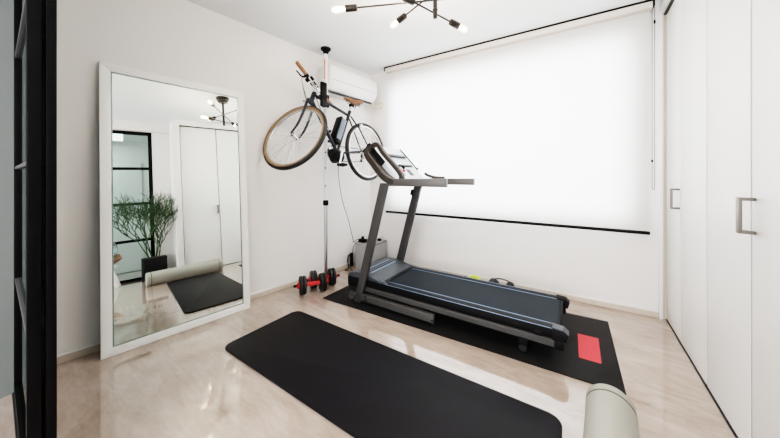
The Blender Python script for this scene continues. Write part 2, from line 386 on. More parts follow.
# ------------------------------------------------------------------ ceiling lamp
cl = empty('ceiling_lamp', (-.70, 1.47, H))
def lc(p): return V(p) - V((-.70, 1.47, H))
MB().lathe([(.02, -.075), (.05, -.072), (.062, -.058), (.064, -.040), (.075, -.034), (.078, -.004), (.0, 0)], (0, 0, 0), n=32).build('canopy', 'bronze', cl)
MB().cyl((0, 0, -.392), (0, 0, -.07), .0130, 16, bev=.002).build('stem', 'bronze', cl)
def lamp_arm(p, q):
    p, q = lc(p), lc(q); d = (q-p).normalized()
    a = MB().cyl(p + d*.10, q - d*.10, .0055, 10)
    mid = p + d*((-p).dot(d)); a.ball(V((0, 0, mid.z)), .016, 12, sc=(1, 1, .9))
    ao = a.build('arm', 'bronze', cl)
    for end, dd in ((p, -d), (q, d)):
        MB().lathe([(.007, -.118), (.0185, -.116), (.020, -.104), (.020, -.100), (.0205, -.098), (.0205, -.046), (.017, -.043)], end, dd, 20).build('socket', 'bronze', ao)
        MB().lathe([(.012, -.046), (.0135, -.040), (.0165, -.015), (.0180, .005), (.0170, .022), (.012, .036), (0, .043)], end, dd, 20).build('bulb', 'bulb', ao)
        MB().tube([end + dd*t for t in (-.036, -.015, .005, .022)], [.003, .0055, .006, .003], 8).build('filament', 'filament', ao)
lamp_arm((-1.225, 1.207, 2.110), (-.34, 1.70, 2.145))
lamp_arm((-1.075, 1.605, 2.155), (-.43, 1.366, 2.165))
lamp_arm((-.635, 1.745, 2.05), (-.805, 1.225, 2.06))
tag(cl, 'dark bronze ceiling lamp with crossed arms and six bare lit bulbs', 'lamp')

# ------------------------------------------------------------------ air conditioner
ac = empty('air_conditioner', mtx=LW @ M4.Translation((2.12, -.001, 1.975)))
x0, x1 = -.333, .365
prof = [(0, .27), (-.15, .27), (-.205, .262), (-.222, .24), (-.222, .115), (-.205, .062), (-.16, .018), (-.05, .0), (0, 0)]  # (y, z), local: -y into room
mx_yz = M4(((0, 0, 1, 0), (1, 0, 0, 0), (0, 1, 0, 0), (0, 0, 0, 1)))
b = MB().prism(prof, x0, x1, .006, mtx=mx_yz); b.build('casing', 'acwhite', ac)
MB().prism([(-.2235, .105), (-.208, .058), (-.163, .0135), (-.158, .017), (-.203, .061), (-.2185, .106)], x0+.03, x1-.03, 0, mtx=mx_yz).build('louver', 'white', ac)
MB().box((x0+.02, -.2232, .108), (x1-.02, -.2215, .1115)).build('flap_seam', 'steel', ac)
MB().box((x0+.02, -.150, -.002), (x1-.02, -.115, .012)).build('air_slot', 'track', ac)
tag(ac, 'white wall-mounted air conditioner high on the left wall behind the bicycle saddle', 'air conditioner')
hs = MB().tube(smoothpath([LW @ V((2.4885, -.07, 2.02)), LW @ V((2.52, -.085, 2.000)), (-2.150, 2.728, 1.968), (-2.118, 2.738, 1.948), (-2.090, 2.752, 1.955), (-2.080, 2.770, 1.978), (-2.082, 2.792, 1.990)], 5), .020, 14)
hs.lathe([(.046, 0), (.048, .006), (.042, .012), (.024, .014)], (-2.086, 2.8015, 1.985), (.0417, -.9991, 0), 24)
tag(hs.build('air_duct', 'hose'), 'beige curved pipe elbow from the air conditioner into the window wall at the corner', 'pipe')

# ------------------------------------------------------------------ mats
em = MB(); cen = V((-.965, 1.131, 0)); L2, W2 = .906, .286
def mat_mesh(l2, w2, r, t, curl):
    b2 = bmesh.new(); poly = rrect(-l2, -w2, l2, w2, r, 8)
    A = [b2.verts.new((x, y, 0)) for x, y in poly]; T = [b2.verts.new((x, y, t)) for x, y in poly]; k = len(poly)
    b2.faces.new(A[::-1]); b2.faces.new(T)
    for i in range(k): b2.faces.new((A[i], A[(i+1) % k], T[(i+1) % k], T[i]))
    bmesh.ops.bevel(b2, geom=[e_ for e_ in b2.edges if abs(e_.verts[0].co.z-e_.verts[1].co.z) < 1e-6], offset=.0025, segments=2, affect='EDGES', profile=.5)
    return b2
em._merge(mat_mesh(L2, W2, .055, .010, 0))
exm = em.build('exercise_mat', 'matfoam'); exm.location = cen + V((0, 0, .0005)); exm.rotation_euler = (0, 0, radians(1.6))
tag(exm, 'black foam exercise mat with rounded corners lying flat in the open floor', 'mat')
tmat = empty('treadmill_mat', (-.86, 2.13, 0))
q = [(-1.885, 1.665), (.184, 1.785), (.164, 2.602), (-1.905, 2.49)]
MB().prism([(x+.86, y-2.13) for x, y in q], .0005, .006, .0015).build('mat_sheet', 'matpvc', tmat)
q2 = [(-.010, 1.988), (.096, 1.994), (.094, 2.291), (-.019, 2.283)]
MB().prism([(x+.86, y-2.13) for x, y in q2], .0058, .0068, .0003).build('red_patch', 'patch', tmat, label='plain red rectangular patch')
tag(tmat, 'black textured floor mat under the treadmill with a red rectangle at its right end', 'mat')
rl = empty('rolled_mat', (.105, 1.105, .0875))
RR = .086; p0, p1 = V((.0, .43, 0)), V((-.045, -.43, 0)); ax = (p1-p0).normalized()
LL = (p1-p0).length
def roll_end(): return [(0, .006), (RR*.5, .006), (RR*.95, .0), (RR, .004)]
MB().lathe([(RR-.004, .048), (RR, .050), (RR, LL-.050), (RR-.004, LL-.048)], p0, ax, 48).build('roll_body', 'roll', rl)
for (pp, dd) in ((p0, ax), (p1, -ax)):
    cp = MB().lathe([(0, .004), (RR*.3, .003), (RR*.9, .0), (RR*.985, .002), (RR, .006), (RR, .043), (RR-.004, .044)], pp, dd, 48).build('roll_cap', 'roll', rl)
    MB().lathe([(RR-.006, .0425), (RR+.0008, .0425), (RR+.0008, .0500), (RR-.006, .0500)], pp, dd, 48, closed=True).build('seam', 'rollseam', cp)
tag(rl, 'thick rolled greige mat with capped end lying at the end of the black exercise mat', 'rolled mat')

# ------------------------------------------------------------------ treadmill
TR = empty('treadmill', (-.85, 2.11, .006), rz=radians(1.3))
def tl(x, y, z): return V((x+.85, y-2.11, z-.006))
def tbx(mb, lo, hi, bev=0., m=None): return mb.box(tl(*lo), tl(*hi), bev, m)
YN, YF = 1.832, 2.375
# deck
tbx(MB(), (-1.50, YN+.02, .140), (-.10, YF-.02, .19), .004).build('deck', 'tdark', TR)
bt = MB()
xs0, xs1 = -1.40, -.130; rr = .028
path = [(xs0, .1965), (xs1, .1965)] + [(xs1 + rr*sin(a), .1965-rr+rr*cos(a)) for a in [radians(t) for t in range(20, 181, 20)]] + [(xs0, .1965-2*rr)]
yb0, yb1 = YN+.072, YF-.072
vs = [[bt.bm.verts.new(tl(x, y, z)) for x, z in path] for y in (yb0, yb1)]
for i in range(len(path)-1): bt.bm.faces.new((vs[0][i], vs[0][i+1], vs[1][i+1], vs[1][i]))
bt.build('running_belt', 'tbelt', TR)
for (ya, yb, s) in ((YN, YN+.074, 1), (YF-.074, YF, -1)):
    r_ = tbx(MB(), (-1.45, ya, .145), (-.14, yb, .198), .006, ).build('side_rail', 'tdark', TR)
    inner = yb if s > 0 else ya; outer = ya if s > 0 else yb
    st = MB()
    tbx(st, (-1.40, min(inner, inner-s*.006), .1975), (-.14, max(inner, inner-s*.006), .1995), .0005)
    tbx(st, (-1.40, min(outer+s*.004, outer+s*.009), .1975), (-.14, max(outer+s*.004, outer+s*.009), .1992), .0005)
    st.build('stripe', 'tblue', r_)
    cp = MB()
    pts = lambda y: [tl(-.145, y, .205), tl(-.085, y, .201), tl(-.062, y, .180), tl(-.072, y, .14), tl(-.145, y, .135)]
    oy0, oy1 = (ya-.008, yb-.01) if s > 0 else (ya+.01, yb+.008)
    A, B = pts(oy0), pts(oy1)
    cp.prism([(p.x, p.z) for p in A], 0, oy1-oy0, .006, mtx=M4(((1, 0, 0, 0), (0, 0, 1, oy0-2.11), (0, 1, 0, 0), (0, 0, 0, 1))))
    ec = cp.build('end_cap', 'tdark', r_)
    if s > 0: MB().hexa([tl(-.143, oy0+.004, .2055), tl(-.087, oy0+.004, .2015), tl(-.087, oy1-.004, .2015), tl(-.143, oy1-.004, .2055), tl(-.143, oy0+.006, .2095), tl(-.089, oy0+.006, .2050), tl(-.089, oy1-.006, .2050), tl(-.143, oy1-.006, .2095)], .001).hexa([tl(-.088, oy0+.004, .2015), tl(-.066, oy0+.004, .182), tl(-.066, oy1-.004, .182), tl(-.088, oy1-.004, .2015), tl(-.088, oy0+.006, .205), tl(-.062, oy0+.006, .183), tl(-.062, oy1-.006, .183), tl(-.088, oy1-.006, .205)]).build('cap_plate', 'thood', TR)
    # frame bar under the deck
    fbm = MB(); y0, y1 = (ya+.0, ya+.035) if s > 0 else (yb-.035, yb)
    tbx(fbm, (-1.60, y0, .094), (-.115, y1, .138), .003); fbm.build('frame_bar', 'tgrey', TR)
    tbx(MB(), (-.135, y0-.003, .086), (-.085, y1+.003, .142), .006).build('bar_end', 'tdark', TR)
    ft = MB(); ft.cyl(tl(-.30, (y0+y1)/2-.012, .031), tl(-.30, (y0+y1)/2+.012, .031), .024, 18, 'rubber', .003)
    tbx(ft, (-.325, (y0+y1)/2-.018, .05), (-.275, (y0+y1)/2-.013, .10), .002, 'tdark'); tbx(ft, (-.325, (y0+y1)/2+.013, .05), (-.275, (y0+y1)/2+.018, .10), .002, 'tdark')
    ft.build('foot_wheel', None, TR)
    tbx(MB(), (-.235, y0-.004, .14), (-.232+.035, y0-.001, .17), .001).build('clip', 'tdark', TR) if s > 0 else None
    # base skid + upright + handrail
    u0, u1 = (1.790, 1.826) if s > 0 else (YF+.008, YF+.055)
    tbx(MB(), (-1.60, u0, .030), (-.875, u1, .088), .003).build('base_bar', 'tgrey', TR)
    ub = u0 if s > 0 else u1-.007
    for bx_, bz_ in ((-.885, .05), (-1.49, .075), (-1.49, .045)): MB().cyl(tl(bx_, ub-.003, bz_), tl(bx_, ub+.010, bz_), .0075, 10).build('bolt', 'tdark', TR)
    tbx(MB(), (-.90, u0+.005, .006), (-.872, u1-.005, .031), .003).build('rubber_foot', 'tdark', TR)
    bw = MB(); bw.cyl(tl(-1.665, u0+.01, .034), tl(-1.665, u1-.01, .034), .028, 16, 'boxrim', .003); tbx(bw, (-1.68, u0+.004, .04), (-1.58, u1-.004, .082), .004, 'tgrey'); bw.build('transport_wheel', None, TR)
    up_ = MB().hexa([tl(-1.622, u0, .006), tl(-1.552, u0, .006), tl(-1.552, u1, .006), tl(-1.622, u1, .006), tl(-1.345, u0, 1.03), tl(-1.270, u0, 1.03), tl(-1.270, u1, 1.03), tl(-1.345, u1, 1.03)], .005)
    up_.build('upright', 'tgrey', TR)
    MB().box(tl(-1.27, u0-.001, 1.007), tl(-.785 if s > 0 else -.77, u1+.001, 1.066), .006).build('handrail', 'trail', TR)
    xr = -.785 if s > 0 else -.77; MB().box(tl(xr-.002, u0-.002, 1.006), tl(xr+.005, u1+.002, 1.067), .003).build('rail_cap', 'trail', TR)
    if s < 0: continue
    # console arm loop on the near side
    cpath = [(-1.225, 1.040), (-1.315, 1.085), (-1.415, 1.190), (-1.482, 1.270), (-1.462, 1.318), (-1.388, 1.346), (-1.322, 1.272), (-1.232, 1.182), (-1.165, 1.110), (-1.152, 1.065), (-1.18, 1.040)]
    c0, c1 = u0-.006, u1+.02
    pth = smoothpath([tl(x, (c0+c1)/2, z) for x, z in cpath], 5, True)
    Rs = []
    for p in pth:
        f = ((p.x-.85+1.405)*.72 + (p.z+.006-1.20)*.70)     # signed distance across the loop: + on the user side
        Rs.append(1.0 + .35*max(-1, min(1, -f/.05)))
    lpm = MB(); lpm.tube(pth, Rs, sq=((c1-c0), .056), closed=True, up=(.7, 0, .7)); lpm.build('console_arm', 'tbrown', TR)
# cross tube at the front, between the uprights
tbx(MB(), (-1.60, YN-.01, .03), (-1.55, YF+.01, .085), .003).build('cross_bar', 'tgrey', TR)
# motor hood
hd = MB()
tbx(hd, (-1.735, YN+.004, .105), (-1.33, YF-.004, .205), .012); hd.build('motor_housing', 'tdark', TR)
hp = [(-1.735, .195), (-1.71, .224), (-1.64, .242), (-1.56, .242), (-1.46, .226), (-1.365, .205), (-1.365, .198), (-1.45, .197), (-1.73, .19)]
hc = MB().prism([(x+.85, z-.006) for x, z in hp], 0, YF-YN-.01, .003, mtx=M4(((1, 0, 0, 0), (0, 0, 1, YN+.005-2.11), (0, 1, 0, 0), (0, 0, 0, 1))))
hood = hc.build('motor_hood', 'thood', TR)
for ya_, yb_ in ((YN+.002, YN+.075), (YF-.075, YF-.002)):
    yt = ya_+.02 if ya_ < 2 else yb_-.02
    MB().hexa([tl(-1.47, ya_, .199), tl(-1.31, yt-.004, .199), tl(-1.31, yt+.004, .199), tl(-1.47, yb_, .199), tl(-1.47, ya_, .222), tl(-1.31, yt-.004, .204), tl(-1.31, yt+.004, .204), tl(-1.47, yb_, .224)], .001).build('hood_tip', 'thood', hood)
def hz_(x):
    for (xa, za), (xb, zb) in zip(hp[:5], hp[1:6]):
        if xa <= x <= xb: return za + (zb-za)*(x-xa)/(xb-xa)
for xa in (-1.60, -1.53):
    sm = MB(); xb = xa+.016
    sm.hexa([tl(xa, YN+.075, hz_(xa)-.001), tl(xb, YN+.075, hz_(xb)-.001), tl(xb, YF-.075, hz_(xb)-.001), tl(xa, YF-.075, hz_(xa)-.001), tl(xa, YN+.075, hz_(xa)+.0015), tl(xb, YN+.075, hz_(xb)+.0015), tl(xb, YF-.075, hz_(xb)+.0015), tl(xa, YF-.075, hz_(xa)+.0015)])
    sm.build('hood_stripe', 'tblue', hood)
sm = MB(); xa, xb = -1.583, -1.532
sm.hexa([tl(xa, YN+.075, hz_(xa)-.001), tl(xb, YN+.075, hz_(xb)-.001), tl(xb, YF-.075, hz_(xb)-.001), tl(xa, YF-.075, hz_(xa)-.001), tl(xa, YN+.075, hz_(xa)+.001), tl(xb, YN+.075, hz_(xb)+.001), tl(xb, YF-.075, hz_(xb)+.001), tl(xa, YF-.075, hz_(xa)+.001)])
sm.build('hood_band', 'tdark', hood)
# console panel: plane from (-1.49,1.36) down to (-1.20,1.06)
pa, pb = V((-1.49, 0, 1.358)), V((-1.205, 0, 1.062)); pd = (pb-pa); pn = V((-pd.z, 0, pd.x)).normalized()
if pn.z < 0: pn = -pn
cy0, cy1 = YN+.012, YF-.055
def pc(t, y, o=0): p = pa + pd*t + pn*o; return tl(p.x, y, p.z)
cn = MB().hexa([pc(0, cy0, -.07), pc(1, cy0, -.05), pc(1, cy1, -.05), pc(0, cy1, -.07), pc(0, cy0), pc(1, cy0), pc(1, cy1), pc(0, cy1)], .008)
con = cn.build('console', 'tsilver', TR)
def onp(mb, t0, t1, y0, y1, h, bev=.001, m=None): return mb.hexa([pc(t0, y0, -.002), pc(t1, y0, -.002), pc(t1, y1, -.002), pc(t0, y1, -.002), pc(t0, y0, h), pc(t1, y0, h), pc(t1, y1, h), pc(t0, y1, h)], bev, m)
MB().hexa([pc(-.02, cy0-.012, -.09), pc(.55, cy0-.012, -.09), pc(.55, cy0+.002, -.09), pc(-.02, cy0+.002, -.09), pc(-.02, cy0-.012, .012), pc(.55, cy0-.012, .012), pc(.55, cy0+.002, .012), pc(-.02, cy0+.002, .012)], .003).build('side_cover', 'tdark', con)
onp(MB(), .30, .36, cy0+.12, cy1-.05, .022, .003).build('book_ledge', 'thood', con)
onp(MB(), .60, .64, cy0+.18, cy1-.06, .018, .003).build('book_ledge', 'thood', con)
onp(MB(), .02, .68, cy1, cy1+.014, .010, .003).build('console_edge', 'tdark', con); MB().ball(pc(.70, cy1+.007, .006), .012, 12).build('edge_knob', 'tdark', con)
onp(MB(), .72, .90, cy0+.10, cy0+.17, .004).build('button_pad', 'thood', con)
onp(MB(), .72, .90, cy0+.26, cy0+.33, .004).build('button_pad', 'thood', con)
onp(MB(), .62, .72, cy0+.225, cy0+.232, .02).build('key_clip', 'tdark', con)
MB().lathe([(.013, -.004), (.013, .010), (.009, .014), (0, .015)], pc(.77, cy0+.20), pn, 16).build('safety_key', 'red', con)
tbx(MB(), (-1.26, YN-.005, 1.02), (-1.17, YF+.005, 1.068), .006).build('console_beam', 'tsilver', TR)
tb = MB().tube(smoothpath([tl(-1.23, YF-.01, 1.115), tl(-1.19, YF+.01, 1.09), tl(-1.12, YF+.03, 1.073), tl(-1.04, YF+.03, 1.07)], 5), .014, 10); tb.build('rail_elbow', 'tbrown', TR)
MB().cyl(tl(-1.385, YF+.004, .90), tl(-1.372, YF+.004, .955), .012, 10).build('cup_hook', 'tdark', TR)
tag(TR, 'dark grey folding treadmill with silver console standing on the black mat by the window', 'treadmill')

# ------------------------------------------------------------------ dumbbells
def dumbbell(name, a, b_, label):
    a, b_ = V((*a, 0)), V((*b_, 0)); c = (a+b_)/2; d = (b_-a).normalized()
    r = .083; ro = empty(name, (c.x, c.y, 0)); cz = V((0, 0, r+.0005)); hl = (b_-a).length/2
    for s in (-1, 1):
        for k, (off, rad) in enumerate(((-.015, r*.985), (.0145, r))):
            q_ = cz + d*s*(hl+off)
            MB().lathe([(.02, -.014), (rad*.72, -.014), (rad*.78, -.011), (rad*.92, -.013), (rad*.985, -.009), (rad, -.003), (rad, .003), (rad*.985, .009), (rad*.92, .013), (rad*.78, .011), (rad*.72, .014), (.02, .014)], q_, d, 32).build('weight_plate', 'rubber', ro)
        MB().lathe([(.012, 0), (.026, .001), (.028, .006), (.028, .014), (.02, .022), (.013, .022)], cz + d*s*(hl+.028), d*s, 16).build('lock_nut', 'red', ro)
        MB().cyl(cz + d*s*(hl+.04), cz + d*s*(hl+.080), .0125, 14, bev=.002).build('bar_end', 'black', ro)
    MB().lathe([(.012, -.066), (.017, -.064), (.0185, -.03), (.0195, 0), (.0185, .03), (.017, .064), (.012, .066)], cz, d, 18).build('grip', 'red', ro)
    tag(ro, label, 'dumbbell', 'dumbbells by the pole'); return ro
dumbbell('dumbbell', (-2.104, 1.619), (-2.013, 1.779), 'black dumbbell with red grip, the one nearer the camera and farther from the wall')
dumbbell('dumbbell', (-2.137, 1.771), (-2.0485, 1.927), 'black dumbbell with red lock nuts, the rear one nearer the bicycle pole')

# ------------------------------------------------------------------ bicycle pole stand
PX, PY = -2.155, 1.944
ps = empty('bicycle_stand', (PX, PY, 0))
MB().lathe([(.036, .0), (.036, .008), (.030, .02), (.022, .05), (.018, .052)], n=28).build('foot', 'black', ps)
MB().cyl((0, 0, .02), (0, 0, .84), .0180, 24).build('lower_tube', 'satin', ps)
MB().cyl((0, 0, .80), (0, 0, 2.36), .0195, 24).build('upper_tube', 'polewhite', ps)
MB().lathe([(.019, .785), (.026, .788), (.028, .80), (.028, .825), (.024, .84), (.019, .842)], n=24).lathe([(.0, -.02), (.014, -.02), (.016, .0), (.0, .002)], (.026, -.02, .813), (.8, -.6, 0), 14).build('clamp_collar', 'black', ps)
MB().lathe([(.018, 2.335), (.026, 2.345), (.030, 2.365), (.048, 2.38), (.052, 2.388), (.052, 2.3995)], n=28).build('ceiling_cap', 'black', ps)
MB().box((.002, -.0205, 2.08), (.012, -.0150, 2.28), .001).build('red_strip', 'red', ps, label='narrow red strip')
for z in (.99, 1.33, 1.17): MB().cyl((.008, -.012, z), (.020, -.024, z), .008, 10).build('adjust_pin', 'black', ps)
hk = MB().box((-.026, -.028, 1.79), (.026, .028, 1.92), .006)
hk.tube(smoothpath([(.02, -.02, 1.90), (.07, -.09, 1.935), (.13, -.16, 1.94), (.173, -.186, 1.92)], 4), .011, 10)
hk.build('holder_arm', 'black', ps)
MB().box((.163, -.222, 1.735), (.193, -.152, 1.965), .010, seg=3).build('holder_pad', 'black', ps)
lk = MB().box((-.024, -.026, 1.50), (.024, .026, 1.56), .006)
lk.tube(smoothpath([(.02, -.0, 1.53), (.06, -.02, 1.525), (.085, -.02, 1.53), (.09, -.02, 1.55)], 4), .010, 10)
lk.build('holder_arm', 'black', ps)
tag(ps, 'floor-to-ceiling white and chrome pole holding up the bicycle', 'bicycle stand')

# ------------------------------------------------------------------ bicycle
def rot3(ax, t): return M4.Rotation(t, 4, ax)
BM = M4.Translation((-1.982, 2.386, 1.360)) @ rot3('Z', 4.694) @ rot3('Y', -.098) @ rot3('X', .101)
BK = empty('bicycle', mtx=BM)
RW = .3270
sd = V((-.3256, 0, .9455)); A0 = V((.890, 0, -.0163)); FH = V((.937, 0, 0))
ST = M4.Translation(A0) @ M4.Rotation(-1.325, 4, sd) @ M4.Translation(-A0)
BB_ = V((.445, 0, -.085)); SEAT = V((.275, 0, .363)); HT = A0 + sd*.475; HBt = A0 + sd*.380
fm = MB()
T_ = lambda a, b_, r, r2=None: fm.tube([a, b_], [r, r2 or r], 14)
T_(HBt, HT, .0215); T_(A0 + sd*.455, SEAT + V((.01, 0, -.02)), .0150, .0145); T_(A0 + sd*.385, BB_, .0185, .0175); T_(BB_, SEAT, .0155)
fm.tube([SEAT, SEAT + (SEAT-BB_).normalized()*.035], .018, 14)
for s in (-1, 1):
    fm.tube(smoothpath([BB_ + V((-.03, s*.022, 0)), V((.30, s*.038, -.06)), V((.012, s*.062, 0))], 4), .0095, 10)
    fm.tube([SEAT + V((-.005, s*.016, -.025)), V((.16, s*.042, .22)), V((.01, s*.062, .004))], .0078, 10)
    fm.obox(V((.0, s*.062, 0)), (1, 0, 0), (0, 1, 0), (0, 0, 1), .02, .003, .018, .001)
fm.lathe([(.021, -.036), (.021, .036)], BB_, (0, 1, 0), 18)
fm.build('frame', 'navy', BK)
# fork, stem and bar: turned about the steering axis
fk = MB(); cr = A0 + sd*.362
fk.tube([cr, cr + sd*.03], .02, 14); fk.obox(cr, V((.9455, 0, .3256)), (0, 1, 0), sd, .016, .052, .014, .005)
for s in (-1, 1):
    fk.tube(smoothpath([cr + V((0, s*.046, 0)), cr - sd*.18 + V((.002, s*.047, 0)), cr - sd*.28 + V((.014, s*.049, .004)), FH + V((0, s*.050, 0))], 5), [.0125]*6 + [.011]*5 + [.009]*5, 10)
fork = fk.xform(ST).build('fork', 'navy', BK)
cb = MB()
for s in (-1, 1): cb.obox(cr + V((.02, s*.036, .0)), (0, 0, 1), (0, 1, 0), (1, 0, 0), .03, .007, .010, .003)
cb.xform(ST).build('brake_caliper', 'chrome', fork)
HB = A0 + sd*.545 + V((.9455, 0, .3256))*.008
stm = MB().tube([A0 + sd*.47, A0 + sd*.555], .0165, 14).tube([A0 + sd*.535, HB], .0155, 12); stm.tube([HB + V((0, -.022, 0)), HB + V((0, .022, 0))], .019, 14)
stm.xform(ST).build('stem', 'chrome', BK)
hbp = lambda y: HB + V((-.006*(abs(y)/.28)**1.6, y, .012*min(1, abs(y)/.1)))
hbr = MB().tube([hbp(y/100) for y in range(-28, 29, 2)], .0112, 12).xform(ST).build('handlebar', 'chrome', BK)
for s in (-1, 1):
    g = MB().tube([hbp(s*y) for y in (.165, .20, .24, .28, .292)], [.0165, .0172, .0175, .0165, .014], 14).xform(ST).build('grip', 'leather', hbr, label='brown leather handlebar grip')
    lv = MB().tube([hbp(s*.145) + V((.0, 0, -.0)), hbp(s*.15) + V((.022, 0, -.02)), hbp(s*.18) + V((.034, 0, -.034)), hbp(s*.25) + V((.030, 0, -.044))], [.015, .011, .007, .006], 8)
    lv.tube([hbp(s*.125), hbp(s*.155)], .0175, 12); lv.obox(hbp(s*.11) + V((.012, 0, -.022)), (1, 0, 0), (0, 1, 0), (0, 0, 1), .018, .016, .014, .005)
    lv.xform(ST).build('brake_lever', 'black', hbr)
dsp = MB().obox(HB + V((.012, .0, .032)), (1, 0, .3), (0, 1, 0), (-.3, 0, 1), .026, .040, .009, .004).obox(HB + V((-.01, .085, .02)), (1, 0, 0), (0, 1, 0), (0, 0, 1), .02, .02, .012, .004)
dsp.xform(ST).build('display', 'black', hbr)
cab = MB()
for s, k in ((1, .05), (-1, .06), (1, .02)):
    P0 = ST @ (hbp(s*.15) + V((.04, 0, -.02))); P3 = A0 + sd*.36 + V((.02, s*.02, 0))
    cab.tube(smoothpath([P0, P0 + (ST.to_3x3() @ V((.03, -s*.04, -.01))), P3 + (ST.to_3x3() @ V((.03+k*.3, 0, .05))), P3], 6), .0028, 6)
cab.tube(smoothpath([A0 + sd*.47 + V((-.02, .02, 0)), A0 + sd*.40 + V((-.03, .03, 0)), BB_ + V((.09, .03, .12)), BB_ + V((.03, .03, .02))], 6), .0028, 6)
cab.mats.insert(0, 'black') if False else None
cab.build('brake_cable', 'black', BK)
def wheel(name, c, mtx, gum):
    t = MB(); rt = .0215
    t.lathe([(RW-rt + rt*cos(a), rt*sin(a)) for a in [radians(-130 + 260*i/14) for i in range(15)]], c, (0, 1, 0), 72, closed=True)
    w = t.xform(mtx).build(name, 'rubber', BK)
    if gum:
        g = MB()
        for s in (-1, 1): g.lathe([(RW-.041, s*.0130), (RW-.034, s*.0205), (RW-.021, s*.0226), (RW-.019, s*.0195), (RW-.036, s*.010)], c, (0, 1, 0), 72, closed=True)
        g.xform(mtx).build('sidewall', 'tan', w)
    r_ = MB().lathe([(RW-.053, -.004), (RW-.050, -.0100), (RW-.036, -.0118), (RW-.033, -.010), (RW-.033, .010), (RW-.036, .0118), (RW-.050, .0100), (RW-.053, .004)], c, (0, 1, 0), 72, closed=True)
    r_.xform(mtx).build('rim', 'rimsilver', w)
    hb_ = MB().lathe([(.005, -.055), (.006, -.050), (.010, -.040), (.021, -.034), (.021, -.030), (.012, -.024), (.012, .024), (.021, .030), (.021, .034), (.010, .040), (.006, .050), (.005, .055)], c, (0, 1, 0), 20)
    hb_.xform(mtx).build('hub', 'chrome', w)
    sp = MB()
    for i in range(28):
        a = 2*pi*i/28; s = 1 if i % 2 else -1; a2 = a + (1.25 if (i//2) % 2 else -1.25)
        sp.tube([c + V((.0195*cos(a2), s*.032, .0195*sin(a2))), c + V(((RW-.05)*cos(a), s*.002, (RW-.05)*sin(a)))], .0011, 5)
    so = sp.xform(mtx).build('spokes', 'chrome', w)
    return w
fwh = wheel('front_wheel', FH, ST, True)
rwh = wheel('rear_wheel', V((0, 0, 0)), M4.Identity(4), False)
cg = MB()
for k in range(5): cg.lathe([(.018, 0), (.052-.006*k, 0), (.052-.006*k, .0022), (.018, .0022)], V((0, -.036-.0045*k, 0)), (0, -1, 0), 28)
cg.build('cassette', 'steel', rwh)
# drive unit, cranks, pedals, chain
du = MB().lathe([(.0, -.068), (.045, -.066), (.056, -.055), (.058, -.03), (.058, .035), (.05, .05), (0, .052)], BB_ + V((-.002, 0, -.045)), (0, 1, 0), 28)
du.lathe([(.0, -.05), (.03, -.048), (.036, -.04), (.036, .03), (.03, .038), (0, .04)], BB_ + V((.05, 0, -.005)), (0, 1, 0), 22)
du.build('motor', 'tdark', BK)
crk = MB().lathe([(.066, -.0015), (.081, -.0015), (.083, 0), (.081, .0015), (.066, .0015)], BB_ + V((0, -.050, 0)), (0, 1, 0), 40, closed=True)
for k in range(5):
    a = 2*pi*k/5 + .3; crk.tube([BB_ + V((0, -.050, 0)), BB_ + V((.07*cos(a), -.050, .07*sin(a)))], .006, 8)
crk.build('chainring', 'chrome', BK)
cd = V((.30, 0, -.954)).normalized()
for s, dd in ((1, cd), (-1, -cd)):
    c0 = BB_ + V((0, s*.070, 0)); c1 = c0 + dd*.15 + V((0, s*.008, 0))
    ca = MB().tube([c0 - V((0, s*.03, 0)), c0, c0 + dd*.02, c1], [.010, .014, .010, .0085], 10).build('crank_arm', 'chrome', BK)
    pdl = MB().box((-.042, -.004, -.012), (.042, .004, .012), .002).box((-.042, .05, -.012), (.042, .058, .012), .002).box((-.042, 0, -.010), (-.034, .055, .010), .002).box((.034, 0, -.010), (.042, .055, .010), .002).cyl((0, -.02, 0), (0, .055, 0), .008, 10)
    if s < 0: pdl.xform(M4.Diagonal((1, -1, 1, 1)))
    pdl.xform(M4.Translation(c1 + V((0, s*.012, 0)))); pdl.build('pedal', 'black', ca)
chn = MB(); rc, rq = .08, .034; yy = -.05
pth = []
for a in range(-90, 91, 15): pth.append(BB_ + V((rc*cos(radians(a)), yy, rc*sin(radians(a)))))
for a in range(90, 200, 15): pth.append(V((rq*cos(radians(a)), yy, rq*sin(radians(a)))))
pth += [V((.005, yy, -.055)), V((.02, yy, -.095)), V((.06, yy, -.115)), V((.2, yy, -.135))]
chn.tube(pth, .0042, 6, closed=True); chn.build('chain', 'boxrim', BK)
rd = MB().obox(V((.012, -.055, -.045)), (1, 0, 0), (0, 1, 0), (0, 0, 1), .014, .012, .022, .004)
rd.lathe([(.018, -.004), (.018, .004)], V((.005, -.052, -.060)), (0, 1, 0), 14).lathe([(.018, -.004), (.018, .004)], V((.03, -.052, -.100)), (0, 1, 0), 14).obox(V((.018, -.058, -.08)), (.5, 0, -.85), (0, 1, 0), (.85, 0, .5), .03, .003, .009, .002)
rd.build('derailleur', 'black', BK)
# battery on the seat tube
sdir = (SEAT-BB_).normalized(); sfw = V((sdir.z, 0, -sdir.x))
bc = BB_ + sdir*.235 + sfw*.066
bt_ = MB().obox(bc, sfw, (0, 1, 0), sdir, .040, .040, .125, .012)
bt_.build('battery', 'battery', BK)
MB().obox(bc + sfw*.034, sfw, (0, 1, 0), sdir, .012, .041, .127, .006).build('battery_cover', 'black', BK)
MB().obox(BB_ + sdir*.24 + sfw*.02, sfw, (0, 1, 0), sdir, .012, .018, .10, .003).obox(BB_ + sdir*.095 + sfw*.055, sfw, (0, 1, 0), sdir, .034, .030, .022, .006).build('battery_rail', 'black', BK)
